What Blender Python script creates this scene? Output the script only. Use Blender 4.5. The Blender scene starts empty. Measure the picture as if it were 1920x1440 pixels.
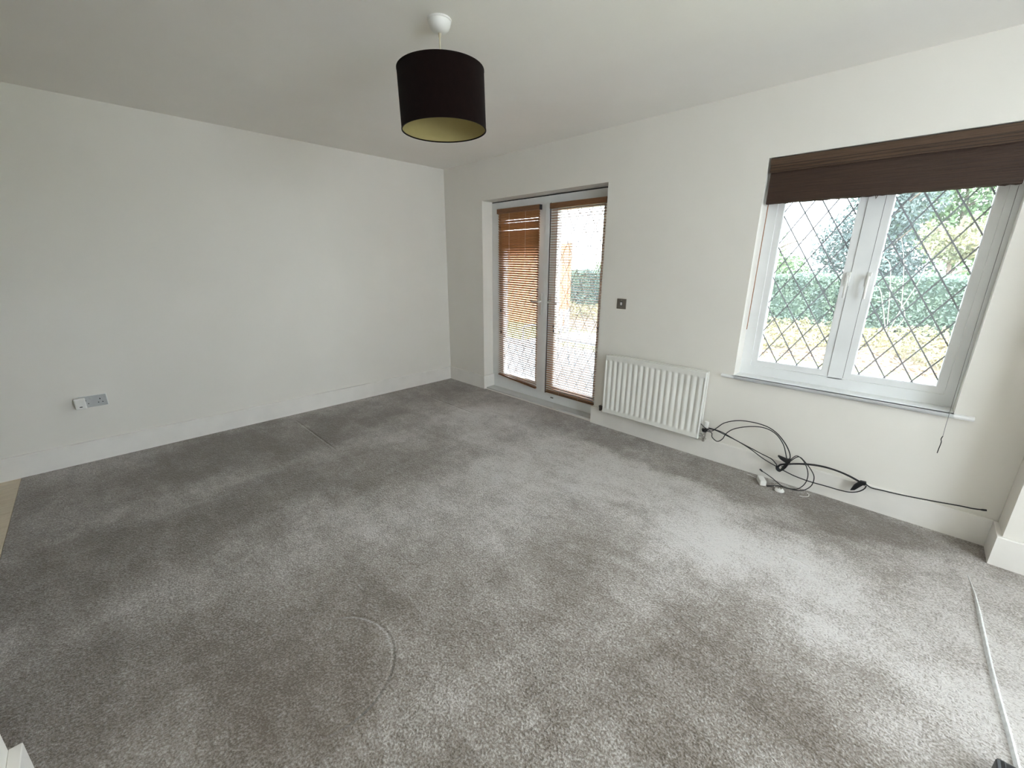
import bpy, bmesh, math, random
from mathutils import Vector, Matrix
random.seed(7)
R = math.radians
sc = bpy.context.scene
C = sc.collection

# ------------------------------------------------------------------ camera
FPX = 767.9
cam_d = bpy.data.cameras.new('camera')
cam_d.sensor_width = 36.0
cam_d.lens = FPX / 1920 * 36.0
cam_d.clip_start = 0.02
cam = bpy.data.objects.new('camera', cam_d)
C.objects.link(cam)
c_r = Vector((0.71183, 0.70232, 0.00616)).normalized()
c_f = Vector((-0.67268, 0.68425, -0.28161)).normalized()
c_u = c_r.cross(c_f).normalized()
m = Matrix((c_r, c_u, -c_f)).transposed().to_4x4()
m.translation = Vector((4.0835, -3.0452, 1.3998))
cam.matrix_world = m
sc.camera = cam

# ------------------------------------------------------------------ sky and exposure
SKY = 12.5
world = bpy.data.worlds.new('sky')
sc.world = world
world.use_nodes = True
wn = world.node_tree.nodes
wn['Background'].inputs['Color'].default_value = (0.83, 0.925, 1.0, 1)
wn['Background'].inputs['Strength'].default_value = SKY
sc.view_settings.view_transform = 'Standard'
sc.view_settings.look = 'None'
sc.view_settings.gamma = 1.0
sc.view_settings.use_curve_mapping = False
sc.view_settings.exposure = 0.30
sc.cycles.max_bounces = 8
sc.cycles.diffuse_bounces = 6
sc.cycles.transparent_max_bounces = 48
sc.cycles.sample_clamp_indirect = 8.0


# ------------------------------------------------------------------ materials
MATS = {}
GLASS_VEIL = 0.016


def mat(name, col, rough=0.5, metal=0.0, col2=None, nscale=8.0, detail=4.0, stretch=None, bump=0.0,
        bscale=None, spec=0.5, lo=0.35, hi=0.65, sheen=0.0, transl=0.0):
    if name in MATS:
        return MATS[name]
    mt = bpy.data.materials.new(name)
    mt.use_nodes = True
    nt = mt.node_tree
    N, L = nt.nodes, nt.links
    p = N['Principled BSDF']
    p.inputs['Base Color'].default_value = (*col, 1)
    p.inputs['Roughness'].default_value = rough
    p.inputs['Metallic'].default_value = metal
    p.inputs['Specular IOR Level'].default_value = spec
    if sheen:
        p.inputs['Sheen Weight'].default_value = sheen
    tc = N.new('ShaderNodeTexCoord')
    mp = N.new('ShaderNodeMapping')
    L.new(tc.outputs['Object'], mp.inputs['Vector'])
    if stretch:
        mp.inputs['Scale'].default_value = stretch
    no = N.new('ShaderNodeTexNoise')
    no.inputs['Scale'].default_value = nscale
    no.inputs['Detail'].default_value = detail
    L.new(mp.outputs['Vector'], no.inputs['Vector'])
    c2 = col2 if col2 else tuple(c * 0.94 for c in col)
    rp = N.new('ShaderNodeValToRGB')
    rp.color_ramp.elements[0].position = lo
    rp.color_ramp.elements[0].color = (*c2, 1)
    rp.color_ramp.elements[1].position = hi
    rp.color_ramp.elements[1].color = (*col, 1)
    L.new(no.outputs['Fac'], rp.inputs['Fac'])
    L.new(rp.outputs['Color'], p.inputs['Base Color'])
    if bump:
        nb = N.new('ShaderNodeTexNoise')
        nb.inputs['Scale'].default_value = bscale or nscale
        nb.inputs['Detail'].default_value = 3
        L.new(mp.outputs['Vector'], nb.inputs['Vector'])
        b = N.new('ShaderNodeBump')
        b.inputs['Strength'].default_value = bump
        b.inputs['Distance'].default_value = 0.004
        L.new(nb.outputs['Fac'], b.inputs['Height'])
        L.new(b.outputs['Normal'], p.inputs['Normal'])
    if transl:
        tr = N.new('ShaderNodeBsdfTranslucent')
        L.new(rp.outputs['Color'], tr.inputs['Color'])
        mx = N.new('ShaderNodeMixShader')
        mx.inputs['Fac'].default_value = transl
        L.new(p.outputs['BSDF'], mx.inputs[1])
        L.new(tr.outputs['BSDF'], mx.inputs[2])
        L.new(mx.outputs['Shader'], N['Material Output'].inputs['Surface'])
    MATS[name] = mt
    return mt


def glass_mat(name):
    mt = bpy.data.materials.new(name)
    mt.use_nodes = True
    nt = mt.node_tree
    N, L = nt.nodes, nt.links
    N.remove(N['Principled BSDF'])
    t = N.new('ShaderNodeBsdfTransparent')
    t.inputs['Color'].default_value = (0.985, 0.992, 0.99, 1)
    g = N.new('ShaderNodeBsdfGlossy')
    g.inputs['Roughness'].default_value = 0.02
    fr = N.new('ShaderNodeFresnel')
    fr.inputs['IOR'].default_value = 1.25
    nz = N.new('ShaderNodeTexNoise')
    nz.inputs['Scale'].default_value = 6
    b = N.new('ShaderNodeBump')
    b.inputs['Strength'].default_value = 0.02
    L.new(nz.outputs['Fac'], b.inputs['Height'])
    L.new(b.outputs['Normal'], g.inputs['Normal'])
    mx = N.new('ShaderNodeMixShader')
    L.new(fr.outputs['Fac'], mx.inputs['Fac'])
    # glare and haze outside, put into the dirty panes as a translucent film
    fm = N.new('ShaderNodeBsdfTranslucent')
    fm.inputs['Color'].default_value = (0.93, 0.97, 1.0, 1)
    m0 = N.new('ShaderNodeMixShader')
    m0.inputs['Fac'].default_value = GLASS_VEIL
    L.new(t.outputs['BSDF'], m0.inputs[1])
    L.new(fm.outputs['BSDF'], m0.inputs[2])
    L.new(m0.outputs['Shader'], mx.inputs[1])
    L.new(g.outputs['BSDF'], mx.inputs[2])
    L.new(mx.outputs['Shader'], N['Material Output'].inputs['Surface'])
    MATS[name] = mt
    return mt


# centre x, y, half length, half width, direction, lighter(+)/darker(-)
PILE_LIGHT_PATCHES = [
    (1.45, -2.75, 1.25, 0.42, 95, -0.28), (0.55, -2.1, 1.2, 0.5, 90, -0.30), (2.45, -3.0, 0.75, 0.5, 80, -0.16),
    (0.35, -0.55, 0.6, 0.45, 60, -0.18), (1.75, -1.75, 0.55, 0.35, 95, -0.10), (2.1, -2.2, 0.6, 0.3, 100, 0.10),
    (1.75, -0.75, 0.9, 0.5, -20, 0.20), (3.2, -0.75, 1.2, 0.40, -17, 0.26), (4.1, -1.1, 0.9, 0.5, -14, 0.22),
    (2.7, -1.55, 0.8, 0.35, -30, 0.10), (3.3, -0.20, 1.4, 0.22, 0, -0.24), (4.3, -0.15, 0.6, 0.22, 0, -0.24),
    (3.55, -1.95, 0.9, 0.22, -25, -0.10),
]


def carpet_mat():
    mt = bpy.data.materials.new('carpet')
    mt.use_nodes = True
    nt = mt.node_tree
    N, L = nt.nodes, nt.links
    p = N['Principled BSDF']
    p.inputs['Roughness'].default_value = 0.95
    p.inputs['Specular IOR Level'].default_value = 0.15
    p.inputs['Sheen Weight'].default_value = 0.45
    p.inputs['Sheen Roughness'].default_value = 0.5
    tc = N.new('ShaderNodeTexCoord')

    def noise(scale, detail, rough=0.55, scl=None, rotz=0, dist=0.0):
        mp = N.new('ShaderNodeMapping')
        L.new(tc.outputs['Object'], mp.inputs['Vector'])
        if scl:
            mp.inputs['Scale'].default_value = scl
        mp.inputs['Rotation'].default_value = (0, 0, rotz)
        n = N.new('ShaderNodeTexNoise')
        n.inputs['Scale'].default_value = scale
        n.inputs['Detail'].default_value = detail
        n.inputs['Roughness'].default_value = rough
        n.inputs['Distortion'].default_value = dist
        L.new(mp.outputs['Vector'], n.inputs['Vector'])
        return n.outputs['Fac']

    def math_(op, a, b=None, c=None, clamp=False):
        n = N.new('ShaderNodeMath')
        n.operation = op
        n.use_clamp = clamp
        for i, v in enumerate((a, b, c)):
            if v is None:
                continue
            if isinstance(v, (int, float)):
                n.inputs[i].default_value = v
            else:
                L.new(v, n.inputs[i])
        return n.outputs[0]

    def rng(v, a, b, c=0.0, d=1.0, smooth=False):
        n = N.new('ShaderNodeMapRange')
        if smooth:
            n.interpolation_type = 'SMOOTHSTEP'
        L.new(v, n.inputs['Value'])
        for k, x in zip(('From Min', 'From Max', 'To Min', 'To Max'), (a, b, c, d)):
            n.inputs[k].default_value = x
        return n.outputs['Result']

    big = noise(0.9, 5, 0.62, (1.35, 0.62, 1.0), 0.1, 0.5)          # worn and brushed areas
    strk = noise(3.0, 5, 0.65, (0.6, 1.5, 1.0), 0.25, 0.6)   # vacuum / foot strokes
    mid = noise(11.0, 5, 0.68, None, 0, 0.4)
    tuft = noise(130.0, 2, 0.6)
    tuft2 = noise(48.0, 3, 0.6)
    v = math_('MULTIPLY', rng(big, 0.36, 0.66), 0.36)
    v = math_('MULTIPLY_ADD', rng(strk, 0.35, 0.65), 0.26, v)
    v = math_('MULTIPLY_ADD', rng(mid, 0.32, 0.68), 0.22, v)
    v = math_('MULTIPLY_ADD', rng(tuft2, 0.3, 0.7, -0.25, 0.75), 0.30, v)
    v = math_('MULTIPLY_ADD', rng(tuft, 0.3, 0.7, -0.5, 0.5), 0.70, v)
    # patches of pile lay, mixed with window light and shade painted into the colour
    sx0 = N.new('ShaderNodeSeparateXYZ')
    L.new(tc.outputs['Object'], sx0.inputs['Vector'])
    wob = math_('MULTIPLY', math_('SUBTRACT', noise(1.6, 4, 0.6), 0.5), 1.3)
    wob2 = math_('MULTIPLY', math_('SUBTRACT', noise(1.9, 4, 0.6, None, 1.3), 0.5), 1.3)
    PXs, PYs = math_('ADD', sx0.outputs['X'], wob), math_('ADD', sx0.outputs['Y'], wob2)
    for (cx, cy, ra, rb, ang, amt) in PILE_LIGHT_PATCHES:
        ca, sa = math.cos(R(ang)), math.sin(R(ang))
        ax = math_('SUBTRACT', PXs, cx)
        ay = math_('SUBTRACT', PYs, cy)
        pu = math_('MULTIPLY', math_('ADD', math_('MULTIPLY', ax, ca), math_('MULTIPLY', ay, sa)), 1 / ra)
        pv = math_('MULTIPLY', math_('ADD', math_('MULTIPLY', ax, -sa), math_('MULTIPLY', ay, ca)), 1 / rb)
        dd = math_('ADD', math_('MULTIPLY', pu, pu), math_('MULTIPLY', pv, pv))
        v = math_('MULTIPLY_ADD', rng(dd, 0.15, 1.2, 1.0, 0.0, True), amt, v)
    rp = N.new('ShaderNodeValToRGB')
    e = rp.color_ramp.elements
    e[0].position = 0.05
    e[0].color = (0.132, 0.105, 0.079, 1)
    e[1].position = 0.95
    e[1].color = (0.575, 0.54, 0.515, 1)
    mid_e = rp.color_ramp.elements.new(0.5)
    mid_e.color = (0.297, 0.263, 0.232, 1)
    L.new(v, rp.inputs['Fac'])
    L.new(rp.outputs['Color'], p.inputs['Base Color'])
    # pressed dents left by furniture: a round one and straight ones
    sx = N.new('ShaderNodeSeparateXYZ')
    L.new(tc.outputs['Object'], sx.inputs['Vector'])
    X, Y = sx.outputs['X'], sx.outputs['Y']
    dx = math_('SUBTRACT', X, 2.83)
    dy = math_('SUBTRACT', Y, -2.71)
    rr = math_('SQRT', math_('ADD', math_('MULTIPLY', dx, dx), math_('MULTIPLY', dy, dy)))
    ring = rng(math_('ABSOLUTE', math_('SUBTRACT', rr, 0.232)), 0.0, 0.011, 1.0, 0.0, True)
    ringw = math_('ADD', math_('MULTIPLY', dx, 0.5), dy)
    ring = math_('MULTIPLY', ring, rng(ringw, -0.05, 0.14, 0.0, 1.0, True))
    dent = ring
    for (y0, xa, xb) in ((-1.925, 0.15, 1.1), (-0.642, 0.35, 1.2), (-0.84, 3.7, 4.0), (-0.357, 4.40, 4.72)):
        ln = rng(math_('ABSOLUTE', math_('SUBTRACT', Y, y0)), 0.0, 0.013, 1.0, 0.0, True)
        ln = math_('MULTIPLY', ln, rng(X, xa, xa + 0.1))
        ln = math_('MULTIPLY', ln, rng(X, xb - 0.1, xb, 1.0, 0.0))
        dent = math_('MAXIMUM', dent, ln)
    h = math_('MULTIPLY', tuft, 0.9)
    h = math_('MULTIPLY_ADD', tuft2, 0.8, h)
    h = math_('MULTIPLY_ADD', mid, 0.5, h)
    h = math_('MULTIPLY_ADD', dent, -0.9, h)
    b = N.new('ShaderNodeBump')
    b.inputs['Strength'].default_value = 1.0
    b.inputs['Distance'].default_value = 0.007
    L.new(h, b.inputs['Height'])
    L.new(b.outputs['Normal'], p.inputs['Normal'])
    MATS['carpet'] = mt
    return mt


M_WALL = mat('wall_paint', (0.80, 0.77, 0.715), 0.85, col2=(0.785, 0.755, 0.70), nscale=3, bump=0.06, bscale=160, spec=0.2)
M_CEIL = mat('ceiling_paint', (0.90, 0.875, 0.83), 0.9, col2=(0.885, 0.86, 0.815), nscale=3, bump=0.08, bscale=140, spec=0.2)
M_TRIM = mat('trim_gloss', (0.85, 0.82, 0.775), 0.4, nscale=6)
M_UPVC = mat('white_upvc', (0.84, 0.85, 0.85), 0.28, nscale=5)
M_SILL = mat('sill_white', (0.85, 0.855, 0.85), 0.3, nscale=5)
M_DARK = mat('black_gasket', (0.02, 0.02, 0.022), 0.6)
M_LEAD = mat('lead_strip', (0.30, 0.31, 0.34), 0.5, metal=0.1, nscale=60)
M_GLASS = glass_mat('clear_glass')
M_SLAT = mat('honey_wood_slat', (0.38, 0.185, 0.075), 0.5, col2=(0.29, 0.13, 0.048), nscale=30, stretch=(0.6, 6, 6), transl=0.12)
M_RAIL = mat('brown_wood_rail', (0.235, 0.105, 0.042), 0.4, col2=(0.16, 0.068, 0.026), nscale=30, stretch=(0.5, 6, 6))
M_CORD = mat('white_cord', (0.75, 0.70, 0.62), 0.8)
M_WOVEN = mat('woven_dark_wood', (0.052, 0.025, 0.015), 0.5, col2=(0.024, 0.011, 0.007), nscale=90, stretch=(0.06, 1, 3), bump=0.8, lo=0.3, hi=0.7)
M_WOVEN2 = mat('woven_light_edge', (0.105, 0.06, 0.034), 0.5, col2=(0.06, 0.032, 0.018), nscale=90, stretch=(0.06, 1, 3), bump=0.6)
M_RAD = mat('radiator_enamel', (0.80, 0.79, 0.745), 0.3, nscale=4)
M_CHROME = mat('chrome', (0.62, 0.61, 0.58), 0.15, metal=1.0)
M_STEEL = mat('brushed_steel', (0.24, 0.215, 0.185), 0.38, metal=0.75, nscale=80, stretch=(1, 1, 0.05))
M_HANDLE = mat('satin_handle', (0.78, 0.77, 0.74), 0.25)
M_PLASTIC = mat('white_plastic', (0.82, 0.81, 0.78), 0.4)
M_SOCKET = mat('grey_socket_plate', (0.47, 0.48, 0.48), 0.4)
M_BLACK = mat('black_cable_rubber', (0.012, 0.012, 0.013), 0.45)
M_VELCRO = mat('black_velcro', (0.010, 0.010, 0.011), 0.9)
M_SHADE = mat('brown_suede_shade', (0.0075, 0.003, 0.0024), 0.95, col2=(0.005, 0.002, 0.0017), nscale=40, sheen=0.03, spec=0.1)
M_LINING = mat('cream_shade_lining', (0.36, 0.30, 0.125), 0.8, nscale=20)
M_FLEX = mat('cream_flex', (0.62, 0.56, 0.42), 0.6)
M_LAM = mat('pale_laminate', (0.72, 0.62, 0.47), 0.4, col2=(0.62, 0.52, 0.38), nscale=9, stretch=(8, 0.8, 1))
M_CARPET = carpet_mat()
M_RED = mat('dark_red_plastic', (0.16, 0.02, 0.015), 0.5)
M_GRASS = mat('lawn_grass', (0.25, 0.25, 0.10), 0.9, col2=(0.17, 0.19, 0.075), nscale=6, detail=8, bump=0.8, bscale=60)
M_PAVE = mat('paving_stone', (0.21, 0.215, 0.22), 0.85, col2=(0.15, 0.155, 0.16), nscale=6, bump=0.3, bscale=60)
M_SOIL = mat('leafy_soil', (0.20, 0.155, 0.10), 0.95, col2=(0.11, 0.08, 0.05), nscale=12)
M_HEDGE = mat('hedge_leaf', (0.135, 0.19, 0.125), 0.45, col2=(0.07, 0.11, 0.09), nscale=3.5, detail=6, transl=0.15)
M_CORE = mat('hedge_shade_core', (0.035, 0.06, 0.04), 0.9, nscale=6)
M_LEAF_A = mat('tree_leaf_green', (0.15, 0.225, 0.09), 0.5, col2=(0.08, 0.14, 0.07), nscale=2, detail=6, transl=0.2)
M_LEAF_B = mat('tree_leaf_dark', (0.11, 0.15, 0.135), 0.5, col2=(0.07, 0.10, 0.10), nscale=2, detail=6, transl=0.12)
M_LEAF_C = mat('tree_leaf_yellow', (0.31, 0.28, 0.15), 0.55, col2=(0.20, 0.23, 0.13), nscale=2, detail=6, transl=0.2)
M_BED = mat('bed_leaf_yellow', (0.36, 0.30, 0.155), 0.6, col2=(0.20, 0.19, 0.095), nscale=2.4, detail=6, transl=0.1)
M_BED2 = mat('fallen_leaf_tan', (0.42, 0.27, 0.17), 0.7, col2=(0.30, 0.20, 0.14), nscale=5, detail=6)
M_BARK = mat('bark', (0.15, 0.11, 0.08), 0.9, col2=(0.09, 0.065, 0.05), nscale=14, stretch=(1, 1, 0.2), bump=0.5)
M_TWIG = mat('pale_twig', (0.40, 0.37, 0.31), 0.8, nscale=20)
M_FENCE = mat('orange_fence_timber', (0.42, 0.185, 0.085), 0.75, col2=(0.31, 0.13, 0.06), nscale=10, stretch=(3, 3, 0.25), bump=0.2)
M_GARDEN = mat('grey_garden_metal', (0.33, 0.35, 0.38), 0.45, nscale=30)
M_GARDENW = mat('white_garden_table', (0.72, 0.73, 0.74), 0.45, nscale=30)

# ------------------------------------------------------------------ object helpers
ROOT = {}


def tag(o, label=None, cat=None, group=None, kind=None):
    if label:
        o['label'] = label
    if cat:
        o['category'] = cat
    if group:
        o['group'] = group
    if kind:
        o['kind'] = kind
    return o


def thing(name, loc, label, cat, group=None, kind=None):
    o = bpy.data.objects.new(name, None)
    o.empty_display_size = 0.1
    C.objects.link(o)
    o.location = loc
    ROOT[o] = Vector(loc)
    return tag(o, label, cat, group, kind)


def obj(name, bm, material, parent=None, smooth=False, base=None):
    """bm holds world coordinates; the mesh is stored relative to its thing's base."""
    off = Vector((0, 0, 0))
    if parent is not None:
        off = ROOT[parent]
    elif base is not None:
        off = Vector(base)
    bmesh.ops.recalc_face_normals(bm, faces=bm.faces)
    me = bpy.data.meshes.new(name)
    if off.length > 0:
        bmesh.ops.translate(bm, verts=bm.verts, vec=-off)
    bm.to_mesh(me)
    bm.free()
    me.materials.append(material)
    if smooth:
        for p in me.polygons:
            p.use_smooth = True
        try:
            me.set_sharp_from_angle(angle=R(40))
        except Exception:
            pass
    o = bpy.data.objects.new(name, me)
    C.objects.link(o)
    if parent is not None:
        o.parent = parent
    elif base is not None:
        o.location = off
    ROOT[o] = off
    return o


def new():
    return bmesh.new()


def box(bm, x0, x1, y0, y1, z0, z1, bev=0.0, seg=2):
    vs = [bm.verts.new((x, y, z)) for z in (z0, z1) for y in (y0, y1) for x in (x0, x1)]
    fs = []
    for q in ((0, 2, 3, 1), (4, 5, 7, 6), (0, 1, 5, 4), (2, 6, 7, 3), (0, 4, 6, 2), (1, 3, 7, 5)):
        fs.append(bm.faces.new([vs[i] for i in q]))
    if bev:
        es = list({e for f in fs for e in f.edges})
        bmesh.ops.bevel(bm, geom=es, offset=bev, segments=seg, affect='EDGES', profile=0.5)
    return bm


def bx(*a, **k):
    return box(new(), *a, **k)


def prism(bm, pts, axis, a, b):
    """pts: 2-D outline in the two remaining axes (in xyz order), extruded a..b along axis."""
    def v(p, t):
        c = list(p)
        c.insert(axis, t)
        return bm.verts.new(c)
    A = [v(p, a) for p in pts]
    B = [v(p, b) for p in pts]
    n = len(pts)
    bm.faces.new(A)
    bm.faces.new(B)
    for i in range(n):
        bm.faces.new((A[i], A[(i + 1) % n], B[(i + 1) % n], B[i]))
    return bm


def spline(pts, per=8):
    P = [Vector(p) for p in pts]
    if len(P) < 3:
        return P
    out = []
    for i in range(len(P) - 1):
        p0 = P[max(i - 1, 0)]
        p1, p2 = P[i], P[i + 1]
        p3 = P[min(i + 2, len(P) - 1)]
        for k in range(per):
            t = k / per
            out.append(0.5 * ((2 * p1) + (p2 - p0) * t + (2 * p0 - 5 * p1 + 4 * p2 - p3) * t * t + (3 * p1 - p0 - 3 * p2 + p3) * t ** 3))
    out.append(P[-1])
    return out


def tube(bm, pts, r, sides=8, cap=True):
    P = [Vector(p) for p in pts]
    rr = r if isinstance(r, (list, tuple)) else [r] * len(P)
    up = Vector((0.13, 0.31, 0.94))
    rings = []
    n = None
    for i, p in enumerate(P):
        d = (P[min(i + 1, len(P) - 1)] - P[max(i - 1, 0)])
        if d.length < 1e-9:
            d = Vector((0, 0, 1))
        d.normalize()
        if n is None:
            a = up if abs(d.dot(up)) < 0.95 else Vector((1, 0, 0))
            n = d.cross(a).normalized()
        else:
            n = (n - d * n.dot(d))
            if n.length < 1e-6:
                n = d.cross(up)
            n.normalize()
        b = d.cross(n)
        rings.append([bm.verts.new(p + (n * math.cos(2 * math.pi * k / sides) + b * math.sin(2 * math.pi * k / sides)) * rr[i]) for k in range(sides)])
    for a, b in zip(rings, rings[1:]):
        for k in range(sides):
            bm.faces.new((a[k], a[(k + 1) % sides], b[(k + 1) % sides], b[k]))
    if cap:
        bm.faces.new(rings[0])
        bm.faces.new(rings[-1])
    return bm


def lathe(bm, prof, cx, cy, n=40, close=False):
    rings = [[bm.verts.new((cx + r * math.cos(2 * math.pi * k / n), cy + r * math.sin(2 * math.pi * k / n), z)) for k in range(n)] for r, z in prof]
    pairs = list(zip(rings, rings[1:]))
    if close:
        pairs.append((rings[-1], rings[0]))
    else:
        bm.faces.new(rings[0])
        bm.faces.new(rings[-1])
    for a, b in pairs:
        for k in range(n):
            bm.faces.new((a[k], a[(k + 1) % n], b[(k + 1) % n], b[k]))
    return bm


def struct(name, bm, material, label=None, smooth=False):
    o = obj(name, bm, material, smooth=smooth)
    tag(o, label, None, None, 'structure')
    return o


def wall_panel(bm, xs, zs, holes, y0, y1, axis='y'):
    """Wall slab between y0 and y1 with rectangular holes (cells of the xs/zs grid)."""
    def solid(i, j):
        return 0 <= i < len(xs) - 1 and 0 <= j < len(zs) - 1 and (i, j) not in holes

    def V(x, y, z):
        return bm.verts.new((x, y, z) if axis == 'y' else (y, x, z))
    for i in range(len(xs) - 1):
        for j in range(len(zs) - 1):
            if not solid(i, j):
                continue
            xa, xb, za, zb = xs[i], xs[i + 1], zs[j], zs[j + 1]
            for y in (y0, y1):
                bm.faces.new([V(xa, y, za), V(xb, y, za), V(xb, y, zb), V(xa, y, zb)])
            if not solid(i - 1, j):
                bm.faces.new([V(xa, y0, za), V(xa, y1, za), V(xa, y1, zb), V(xa, y0, zb)])
            if not solid(i + 1, j):
                bm.faces.new([V(xb, y0, za), V(xb, y1, za), V(xb, y1, zb), V(xb, y0, zb)])
            if not solid(i, j - 1):
                bm.faces.new([V(xa, y0, za), V(xb, y0, za), V(xb, y1, za), V(xa, y1, za)])
            if not solid(i, j + 1):
                bm.faces.new([V(xa, y0, zb), V(xb, y0, zb), V(xb, y1, zb), V(xa, y1, zb)])
    bmesh.ops.remove_doubles(bm, verts=bm.verts, dist=1e-5)
    return bm


# ------------------------------------------------------------------ room shell
H = 2.40
T = 0.018           # skirting thickness
HS = 0.153          # skirting height
XR, YB = 6.4, -6.2  # far right and far rear of the house part
DX0, DX1, DZ = 0.638, 2.139, 2.017       # french door opening
WX0, WX1, WZ0, WZ1 = 3.252, 4.318, 0.645, 2.021   # window opening
WT = 0.29
RY0, RY1, RZA = -2.75, -1.05, 0.8   # window in the right-hand wall, beside the camera
PX, PY = 4.587, -0.18   # pier beyond the window

struct('wall_window', wall_panel(new(), [-0.2, DX0, DX1, WX0, WX1, PX], [-0.2, 0.0, WZ0, WZ1, H],
                                 {(1, 1), (1, 2), (3, 2)}, 0.0, WT), M_WALL,
       'white window wall with french doors and leaded window')
struct('wall_pier', bx(PX, XR + 0.2, PY, WT, -0.2, H), M_WALL, 'white wall projecting forward right of the window')
struct('wall_left', bx(-0.2, 0.0, YB - 0.2, WT, -0.2, H), M_WALL, 'plain white wall on the left')
struct('wall_right', wall_panel(new(), [YB - 0.2, RY0, RY1, PY], [-0.2, RZA, 2.1, H], {(1, 1)}, XR, XR + 0.25, 'x'), M_WALL)
struct('wall_rear', bx(0.0, XR, YB - 0.25, YB, -0.2, H), M_WALL)
struct('wall_back', bx(2.596, XR, -3.62, -3.432, -0.01, H), M_WALL, 'white wall end at the lower left corner of the view')
struct('ceiling', bx(-0.2, XR + 0.25, YB - 0.25, WT, H, H + 0.15), M_CEIL, 'plain white ceiling')
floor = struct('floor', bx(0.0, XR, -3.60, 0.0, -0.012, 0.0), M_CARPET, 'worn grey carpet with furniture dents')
box_sub = struct('floor_slab', bx(-0.2, XR + 0.2, YB - 0.2, WT, -0.2, -0.012), M_PAVE)
lam = struct('floor_laminate', bx(0.0, XR, YB, -3.60, -0.012, -0.006), M_LAM, 'pale laminate floor beyond the carpet edge')
x = 0.0
plank_me = None
for i in range(8):
    for j, (ya, yb) in enumerate(((-4.55 - 0.2 * (i % 2), -3.602), (-6.1, -4.553 - 0.2 * (i % 2)))):
        obj('plank', bx(x + 0.001, x + 0.189, ya, yb, -0.006, -0.001, bev=0.0008, seg=1), M_LAM, lam)
    x += 0.19

# carpet: raised seam where a partition used to stand
seam = new()
path = [(4.498, -0.38), (4.513, -0.55), (4.521, -0.75), (4.528, -0.95), (4.538, -1.14), (4.555, -1.40), (4.566, -1.75), (4.574, -2.1)]
sp = spline([(a, b, 0) for a, b in path], 5)
prev = None
for i, p_ in enumerate(sp):
    t = i / (len(sp) - 1)
    hw = 0.009 * min(1, 0.25 + t * 3)
    row = [seam.verts.new((p_.x + s * hw, p_.y, -0.003 + 0.014 * (1 - s * s) * min(1, 0.3 + 3 * t))) for s in (-1, -.6, -.2, .2, .6, 1)]
    if prev:
        for k in range(5):
            seam.faces.new((prev[k], prev[k + 1], row[k + 1], row[k]))
    prev = row
obj('carpet_ridge', seam, mat('carpet_backing_pale', (0.80, 0.80, 0.79), 0.95, col2=(0.66, 0.66, 0.65), nscale=60, bump=0.6, bscale=120), floor, smooth=True)


def skirt_profile(bm, axis, wall, sgn, a, b, h=HS, t=T):
    """Square-edged skirting with a small eased top edge; runs a..b along axis."""
    p = [(wall, -0.006), (wall + sgn * t, -0.006), (wall + sgn * t, h - 0.004), (wall + sgn * (t - 0.004), h), (wall, h)]
    return prism(bm, p, axis, a, b)


struct('baseboard_left', skirt_profile(new(), 1, 0.0, 1, YB, 0.0), M_TRIM, 'white skirting board along the left wall')
b = skirt_profile(new(), 0, 0.0, -1, T, DX0 + T)
box(b, DX0, DX0 + T, 0.0, 0.139, -0.006, HS)
struct('baseboard_window', b, M_TRIM, 'white skirting board between the corner and the french doors')
struct('baseboard_radiator', skirt_profile(new(), 0, 0.0, -1, DX1 - T, PX - T), M_TRIM, 'white skirting board under the radiator and window')
b = skirt_profile(new(), 0, PY, -1, PX - T, XR)
box(b, PX - T, PX, PY, -T, -0.006, HS)
struct('baseboard_pier', b, M_TRIM, 'white skirting board wrapping the projecting wall on the right')
b = bx(2.594, XR, -3.432, -3.406, -0.006, HS, bev=0.002, seg=1)
struct('baseboard_back', b, M_TRIM, 'white skirting end at the lower left corner of the view')



# ------------------------------------------------------------------ leaded glazing
def clip_poly(poly, x0, x1, z0, z1):
    def cut(ps, f, inter):
        out = []
        for i in range(len(ps)):
            a, b_ = ps[i], ps[(i + 1) % len(ps)]
            fa, fb = f(a), f(b_)
            if fa >= 0:
                out.append(a)
            if fa * fb < 0:
                t = fa / (fa - fb)
                out.append((a[0] + (b_[0] - a[0]) * t, a[1] + (b_[1] - a[1]) * t))
        return out
    for f in (lambda p: p[0] - x0, lambda p: x1 - p[0], lambda p: p[1] - z0, lambda p: z1 - p[1]):
        poly = cut(poly, f, None)
        if len(poly) < 3:
            return []
    return poly


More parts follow.
